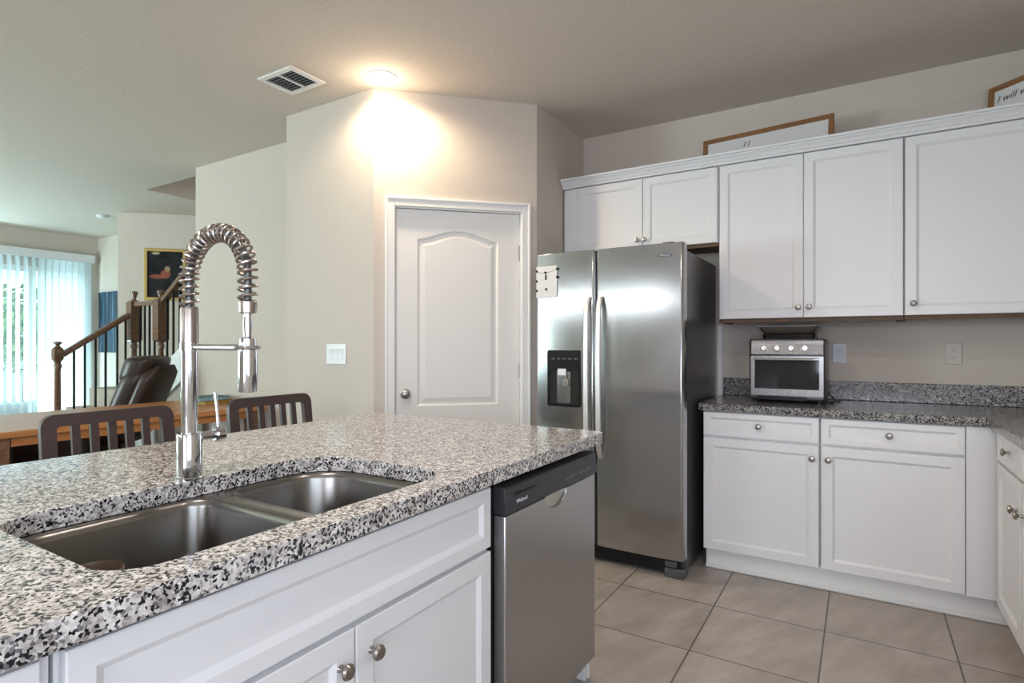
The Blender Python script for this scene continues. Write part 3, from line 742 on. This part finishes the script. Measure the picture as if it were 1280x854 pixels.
def can_light(x, y, label, power, col=(1.0, .80, .57)):
    r = thing('recessed_light', label, 'ceiling light', (x, y, CZ))
    b = B(); b.lathe([(.062, -.003), (.066, -.009), (.082, -.006), (.086, -.0005), (.062, -.0005)], (x, y, CZ), n=40); obj('trim_ring', b, M_TRIM, r)
    b = B(); b.lathe([(.0615, -.0008), (.0615, -.006), (.03, -.008), (0, -.0085)], (x, y, CZ), n=32); obj('lens', b, M_LENS, r, label='glowing warm white lens')
    for kind_, e_, dz in (('SPOT', power, -.03), ('POINT', power*.04, -.10)):
        l = bpy.data.lights.new('recessed_lamp', kind_); l.energy = e_; l.color = col; l.shadow_soft_size = .05
        if kind_ == 'SPOT': l.spot_size = math.radians(168); l.spot_blend = .55
        o = bpy.data.objects.new('recessed_lamp', l); COL.objects.link(o); o.location = (0, 0, dz); o.parent = r
    return r
can_light(-2.31, 2.36, 'round recessed ceiling light glowing above the pantry corner', 62)
can_light(-1.25, .35, 'round recessed ceiling light above the sink end of the island', 62, (1.0, .90, .84))
can_light(-.20, 1.35, 'round recessed ceiling light above the aisle between island and wall cabinets', 22, (1.0, .90, .84))
sd = thing('smoke_detector', 'small white round smoke detector on the ceiling by the stairs', 'smoke detector', (-7.59, 3.19, CZ))
b = B(); b.lathe([(.065, -.0005), (.065, -.018), (.050, -.032), (.02, -.036), (0, -.036)], (-7.59, 3.19, CZ)); obj('housing', b, M_WHITE, sd)
b = B(); b.lathe([(.012, -.0355), (.012, -.040), (0, -.040)], (-7.59, 3.19, CZ)); obj('button', b, M_WHITE, sd)

# ------------------------------------------------------------------ bar stools
def make_stool():
    r = thing('bar_stool', '', 'stool', (0, 0, 0), PI/2, 'slat back stools at the island')
    # local: sitter faces -y (turned to +x), back at y=+.2
    W_ = .455; h2 = W_/2
    def lean(z): return .205+max(0, z-.64)*.13
    b = B(); b.loft([[(x, y, z) for x, y in rrect(-h2+.005+i, h2-.005-i, -.21+i, .195-i, .04, 5)] for i, z in ((.01, .615), (0, .625), (0, .648), (.012, .66))]); obj('seat', b, M_STOOL, r, world=False)
    # back frame: one piece of posts and a rounded top rail
    b = B(); top = .985; pw = .047; rail = .044
    out = rrect(-h2, h2, .60, top, [.045, .045, .002, .002], 6)
    inn = rrect(-h2+pw, h2-pw, .70, top-rail, .012, 3)
    b.holed(out, [inn], lambda u, z, h: (u, lean(z)-.012+h, z), .024)
    obj('back_frame', b, M_STOOL, r, world=False, bevel=.003, smooth=30)
    for i in range(5):
        x = -h2+pw + (W_-2*pw)*(i+1)/6
        b = B(); b.loft([[(x+sx*.0135, lean(z)+y, z) for sx, y in ((-1, -.008), (1, -.008), (1, .008), (-1, .008))] for z in (.700, .82, top-rail)]); obj('slat', b, M_STOOL, r, world=False)
    for sx in (-1, 1):
        for y0, y1 in ((-.185, -.215), (.185, .235)):
            b = B(); xx = sx*(h2-.03)
            b.loft([[(xx*q+dx*s2, yy+dy*s2, z) for dx, dy in ((-.02, -.02), (.02, -.02), (.02, .02), (-.02, .02))] for z, yy, q, s2 in ((.0, y1, 1.04, .75), (.616, y0, 1, 1))]); obj('leg', b, M_STOOL, r, world=False)
    b = B(); b.box(-.19, .19, -.218, -.196, .20, .235); b.box(-.19, .19, .21, .232, .28, .31); b.box(-.212, -.19, -.2, .22, .28, .31); b.box(.19, .212, -.2, .22, .28, .31)
    obj('footrest', b, M_STOOL, r, world=False)
    return r
def copy_tree(o, parent=None):
    c_ = o.copy(); COL.objects.link(c_); c_.parent = parent
    for ch in list(o.children): copy_tree(ch, c_)
    return c_
st = make_stool(); st.location = (-2.225, 1.068, 0); st['label'] = 'dark slat-back bar stool left of the faucet, farther from the pantry'
s2 = copy_tree(st); s2.location = (-2.225, 1.768, 0); s2['label'] = 'dark slat-back bar stool right of the faucet, nearer the pantry wall'

# ------------------------------------------------------------------ dining table and books
tb = thing('dining_table', 'long honey-brown wooden dining table beyond the bar stools', 'table', (-4.33, 1.9, 0))
obj('top', B().box(-4.83, -3.86, 1.06, 2.725, .737, .772), M_TABLE, tb, bevel=.004)
b = B(); b.box(-3.905, -3.88, 1.2, 2.6, .688, .7365); b.box(-4.81, -4.785, 1.2, 2.6, .688, .7365); b.box(-4.785, -3.905, 1.09, 1.115, .688, .7365); b.box(-4.785, -3.905, 2.67, 2.695, .688, .7365)
obj('apron', b, M_TABLE, tb)
for x in (-4.77, -3.92):
    for y in (1.155, 2.64):
        b = B(); b.loft([[(x+dx*s_, y+dy*s_, z) for dx, dy in ((-.04, -.04), (.04, -.04), (.04, .04), (-.04, .04))] for z, s_ in ((0, .7), (.60, .95), (.7365, 1))]); obj('leg', b, M_RAIL, tb)
M_TEAL = simple('teal_cover', (.05, .13, .14), .5); M_YEL = simple('mustard_cover', (.42, .27, .05), .5); M_PAGES = simple('blue_page_edges', (.28, .45, .52), .8, var=.3, vscale=60)
def book(label, loc, rz, w_, d_, h_, mc, mp):
    r = thing('book', label, 'book', loc, rz)
    b = B(); b.box(0, w_, 0, d_, 0, .003); b.box(0, w_, 0, d_, h_-.003, h_); b.box(0, .003, 0, d_, .003, h_-.003); obj('cover', b, mc, r, world=False)
    obj('pages', B().box(.0035, w_-.006, .005, d_-.005, .0032, h_-.0032), mp, r, world=False)
book('yellow-edged book at the bottom of the pair on the dining table', (-4.50, 2.47, .7725), math.radians(4), .22, .235, .026, M_YEL, M_YEL)
book('dark teal book with blue page edges lying on the yellow book', (-4.50, 2.455, .799), math.radians(-2), .21, .24, .030, M_TEAL, M_PAGES)

# ------------------------------------------------------------------ sofa and recliner
sf = thing('sofa', 'low black leather sofa standing behind the dining table, mostly under its line', 'sofa', (-5.55, 1.0, 0))
b = B(); L = []
for i in range(25):
    q = i/24; y = .40+1.20*q; zt = .62+.05*math.sin(PI*q)
    L.append([(-5.16, y, .06), (-5.14, y, zt-.05), (-5.18, y, zt), (-5.30, y, zt), (-5.36, y, zt-.06), (-5.40, y, .40), (-5.40, y, .06)])
b.loft(L); obj('back', b, M_SEATB, sf, smooth=50)
obj('seat', B().box(-6.0, -5.402, .535, 1.465, .08, .43), M_SEATB, sf, bevel=.05)
for y in (.40, 1.47): obj('armrest', B().box(-5.98, -5.405, y, y+.13, .06, .58), M_SEATB, sf, bevel=.04)
# recliner, facing the glass door, back leaning towards the stairs
rc = thing('recliner', 'dark brown leather recliner with padded back in front of the staircase', 'armchair', (-5.67, 2.11, 0), math.radians(-52))
def pad(b, x0, x1, y0, y1, z0, z1, lean_, n=10, puff=.3):
    loops = []
    for i in range(n+1):
        q = i/n; s_ = (max(0, 1-(2*q-1)**6))**.5*.35+.65 if 0 < i < n else .6
        z = z0+(z1-z0)*q; cx = (x0+x1)/2; cy = (y0+y1)/2+lean_*(z-z0)
        loops.append([(cx+(x-cx)*s_, cy+(y-(y0+y1)/2)*s_, z) for x, y in rrect(x0, x1, y0, y1, min(x1-x0, y1-y0)*.42, 5)])
    b.loft(loops)
LN = .40
b = B(); pad(b, -.23, .005, .30, .50, .42, 1.04, LN); obj('back_cushion', b, M_LEATH, rc, world=False, smooth=60)
b = B(); pad(b, -.005, .23, .30, .50, .42, 1.04, LN); obj('back_cushion', b, M_LEATH, rc, world=False, smooth=60)
b = B(); pad(b, -.22, .22, .48, .72, .93, 1.14, .30); obj('headrest', b, M_LEATH, rc, world=False, smooth=60)
b = B(); pad(b, -.238, .238, .455, .575, .42, 1.06, LN); obj('back_shell', b, M_LEATH, rc, world=False, smooth=60)
b = B(); pad(b, -.22, .22, -.28, .32, .18, .46, 0); obj('seat_cushion', b, M_LEATH, rc, world=False, smooth=60)
for sx in (-1, 1):
    b = B(); b.box(min(sx*.235, sx*.35), max(sx*.235, sx*.35), -.30, .36, .05, .58); obj('armrest', b, M_LEATH, rc, world=False, bevel=.05)
obj('base', B().box(-.22, .22, -.25, .40, .0, .179), M_SEATB, rc, world=False)

# ------------------------------------------------------------------ staircase
sr = thing('staircase', 'carpeted corner staircase with brown newel posts and black balusters', 'staircase', (-6.3, 2.6, 0))
LZ = .76
b = B()
for i in range(3):
    b.box(-7.2, -6.26, 2.24+.22*i, 2.90, .19*i, .19*(i+1))
obj('lower_steps', b, M_CARPET, sr)
b = B(); b.prism([(-7.2, 2.9), (-5.75, 2.9), (-5.75, 3.845), (-6.61, 3.845), (-7.2, 3.24)], 0, LZ); obj('landing', b, M_CARPET, sr)
b = B()
for i in range(7): b.box(-5.75+.3*i, -5.75+.3*(i+1), 2.93, 3.845, 0, LZ+.178*(i+1))
obj('upper_steps', b, M_CARPET, sr)
b = B(); L = []
for x, z in ((-5.80, .70), (-3.8, 1.89)): L.append([(x, 2.902, z-.05), (x, 2.928, z-.05), (x, 2.928, z+.27), (x, 2.902, z+.27)])
b.loft(L); obj('stringer', b, M_TRIM, sr, label='white sloping stringer board')
b = B(); b.box(-6.262, -6.235, 2.24, 2.90, 0, .19)
for i in range(3): b.box(-6.258, -6.235, 2.24+.22*i, 2.898, .19*i, .19*(i+1)+.012)
b.box(-6.258, -5.80, 2.875, 2.898, .0, LZ+.04)
obj('skirt_board', b, M_TRIM, sr)
def newel(x, y, z0, zt, blk0, blk1, s_=.045):
    b = B()
    b.lathe([(.030, z0), (.030, z0+.05), (.022, z0+.10), (.028, z0+.3), (.024, blk0-.10), (.034, blk0-.06), (.024, blk0-.035), (.036, blk0-.01), (.036, blk0)], (x, y, 0), n=16)
    L = [[(x+dx*q, y+dy*q, z) for dx, dy in ((-s_, -s_), (s_, -s_), (s_, s_), (-s_, s_))] for z, q in ((blk0-.02, .6), (blk0, 1), (blk1, 1), (blk1+.02, .6))]
    b.loft(L)
    b.lathe([(.032, blk1+.015), (.018, blk1+.03), (.016, blk1+.04), (.034, zt-.02), (.034, zt-.008), (.02, zt), (0, zt)], (x, y, 0), n=16)
    obj('newel_post', b, M_RAIL, sr, smooth=45)
newel(-6.3, 2.283, .19, 1.262, 1.10, 1.19, .036)
newel(-6.3, 2.93, LZ, 1.775, 1.28, 1.66, .052)
newel(-5.79, 2.93, LZ, 1.760, 1.28, 1.66, .052)
def rail(p, q):
    p = Vector(p); q = Vector(q); d = (q-p).normalized(); sd = d.cross(Vector((0, 0, 1))).normalized(); up = sd.cross(d)
    pr_ = [(-.030, -.022), (.030, -.022), (.034, .005), (.024, .026), (-.024, .026), (-.034, .005)]
    b = B(); b.loft([[c_+sd*a+up*e for a, e in pr_] for c_ in (p, q)]); obj('handrail', b, M_RAIL, sr, smooth=30)
rail((-6.3, 2.32, 1.14), (-6.3, 2.88, 1.53)); rail((-6.25, 2.93, 1.64), (-5.84, 2.93, 1.64)); rail((-5.74, 2.93, 1.655), (-4.2, 2.93, 2.62))
for y in (2.411, 2.498, 2.587, 2.673, 2.775, 2.85):
    zb = .19*(1+min(2, int((y-2.24)/.22))); zt = 1.14+(y-2.32)*.696-.02
    obj('baluster', B().box(-6.308, -6.292, y-.008, y+.008, zb, zt), M_IRON, sr)
for x in (-6.184, -6.09, -6.0, -5.905): obj('baluster', B().box(x-.008, x+.008, 2.922, 2.938, LZ, 1.625), M_IRON, sr)
for i in range(9):
    x = -5.674+i*.11; zt = 1.655+(x+5.74)*.627-.02
    obj('baluster', B().box(x-.008, x+.008, 2.922, 2.938, LZ+.178*(1+int((x+5.75)/.3)), zt), M_IRON, sr)

# ------------------------------------------------------------------ pictures on the far walls
pc = thing('framed_painting', 'gilt-framed dark painting with a reddish figure, above the stairs', 'painting', (-6.9, 3.55, 2.05), R45)
pw, pz0, pz1 = .44, 1.745-2.05, 2.345-2.05
b = B(); b.holed([(-pw/2, pz0), (pw/2, pz0), (pw/2, pz1), (-pw/2, pz1)], [[(-pw/2+.035, pz0+.035), (pw/2-.035, pz0+.035), (pw/2-.035, pz1-.035), (-pw/2+.035, pz1-.035)]], lambda u, q, h: (u, -.034+h, q), .033)
obj('frame', b, M_GOLD, pc, world=False, bevel=.006, smooth=0)
def painting_mat():
    m, nt, p = nmat('dark_painting'); tc = S(nt, 'ShaderNodeTexCoord')
    def blob(cx, cz, rx, rz_):
        mp = S(nt, 'ShaderNodeMapping', vector_type='POINT'); mp.inputs['Location'].default_value = (-cx/rx, 0, -cz/rz_); mp.inputs['Scale'].default_value = (1/rx, 0, 1/rz_)
        nt.links.new(tc.outputs['Object'], mp.inputs[0]); l = S(nt, 'ShaderNodeVectorMath', operation='LENGTH'); nt.links.new(mp.outputs[0], l.inputs[0])
        r = ramp(nt, [(.6, (1, 1, 1)), (1.0, (0, 0, 0))]); nt.links.new(l.outputs['Value'], r.inputs[0]); return r.outputs[0]
    n = S(nt, 'ShaderNodeTexNoise'); n.inputs['Scale'].default_value = 6; nt.links.new(tc.outputs['Object'], n.inputs['Vector'])
    r = ramp(nt, [(.35, (.008, .009, .011)), (.7, (.03, .026, .028))]); nt.links.new(n.outputs['Fac'], r.inputs[0]); cur = r.outputs[0]
    for (cx, cz, rx, rz_, c) in ((-.08, -.03, .11, .03, (.26, .08, .05)), (.0, .0, .06, .06, (.30, .09, .055)), (.02, .06, .035, .04, (.35, .24, .16)), (-.10, .24, .05, .02, (.40, .36, .22))):
        mx = S(nt, 'ShaderNodeMix', data_type='RGBA'); nt.links.new(blob(cx, cz, rx, rz_), mx.inputs[0]); nt.links.new(cur, mx.inputs[6]); mx.inputs[7].default_value = (*c, 1); cur = mx.outputs[2]
    nt.links.new(cur, p.inputs['Base Color']); p.inputs['Roughness'].default_value = .75; p.inputs['Specular IOR Level'].default_value = .2
    return m
obj('canvas', B().box(-pw/2+.033, pw/2-.033, -.018, -.002, pz0+.033, pz1-.033), painting_mat(), pc, world=False)
def stripes_mat():
    m, nt, p = nmat('blue_streaked_canvas'); tc = S(nt, 'ShaderNodeTexCoord'); mp = S(nt, 'ShaderNodeMapping'); mp.inputs['Scale'].default_value = (14, 1, 1.2); mp.inputs['Rotation'].default_value = (0, .12, 0)
    nt.links.new(tc.outputs['Object'], mp.inputs[0]); n = S(nt, 'ShaderNodeTexNoise'); n.inputs['Scale'].default_value = 1.3; n.inputs['Detail'].default_value = 4; nt.links.new(mp.outputs[0], n.inputs['Vector'])
    r = ramp(nt, [(.38, (.004, .010, .022)), (.52, (.012, .045, .085)), (.64, (.035, .11, .18)), (.76, (.15, .26, .33))]); nt.links.new(n.outputs['Fac'], r.inputs[0]); nt.links.new(r.outputs[0], p.inputs['Base Color'])
    return m
cv = thing('canvas_print', 'tall blue streaked canvas on the wall beside the glass door', 'painting', (-8.7, 3.87, 1.55))
obj('canvas', B().box(-.52, .45, -.030, -.001, -.43, .42), stripes_mat(), cv, world=False)
obj('canvas_edge', B().box(-.56, -.5205, -.034, -.001, -.43, .42), M_INK, cv, world=False, label='dark side edge')

# ------------------------------------------------------------------ vertical blinds
vb = thing('vertical_blinds', 'white vertical blinds with valance over the sliding glass door', 'blinds', (-9.28, 2.8, 2.4))
b = B(); b.box(-9.345, -9.235, 1.6, 3.775, 2.385, 2.475); b.box(-9.24, -9.228, 1.6, 3.785, 2.375, 2.485); obj('valance', b, M_WHITE, vb, bevel=.003)
n = 0
y = 1.66
while y < 3.76:
    closed = y > 3.15
    a = math.radians(80 if closed else -48)
    b = B(); hw = .045; dx = hw*math.cos(a); dy = hw*math.sin(a); q = .004
    L = []
    for z in (.03, 2.384):
        L.append([(-9.285-dx, y-dy, z), (-9.285+q, y-q, z), (-9.285+dx, y+dy, z), (-9.285+q+.0012, y-q+.0012, z)])
    b.loft(L); obj('slat', b, M_BLIND, vb, smooth=60)
    y += .075 if closed else .085
# ------------------------------------------------------------------ outside the glass door
struct('ground', B().box(-22, XL-.16, -6, 12, -.2, -.1), M_GRASS)
b = B(); b.box(-15.05, -15, -6, 12, -.1, 1.3); tag(obj('garden_fence', b, M_FENCE), 'pale garden fence beyond the glass door', 'fence')
def shrub(x, y, z, r, n_, label):
    t_ = thing('garden_tree', label, 'tree', (x, y, -.1))
    b = B(); b.cyl((x, y, -.1), (x, y, z), .07, .04, 8); obj('trunk', b, M_RAIL, t_)
    b = B()
    for i in range(n_):
        u = Vector((random.gauss(0, 1), random.gauss(0, 1), random.gauss(0, 1))).normalized()*r*random.random()**.4
        c_ = Vector((x, y, z))+Vector((u.x, u.y, u.z*1.1)); q = Vector((random.gauss(0, 1), random.gauss(0, 1), random.gauss(0, 1))).normalized(); o_ = q.orthogonal().normalized(); p_ = q.cross(o_); s_ = random.uniform(.06, .12)
        b.bm.faces.new([b.bm.verts.new(c_+v_) for v_ in (o_*s_, p_*s_*.5, -o_*s_, -p_*s_*.5)])
    obj('foliage', b, M_LEAF, t_, smooth=0)
shrub(-12.4, 4.05, 1.5, .75, 900, 'leafy green garden tree seen through the left pane of the glass door')
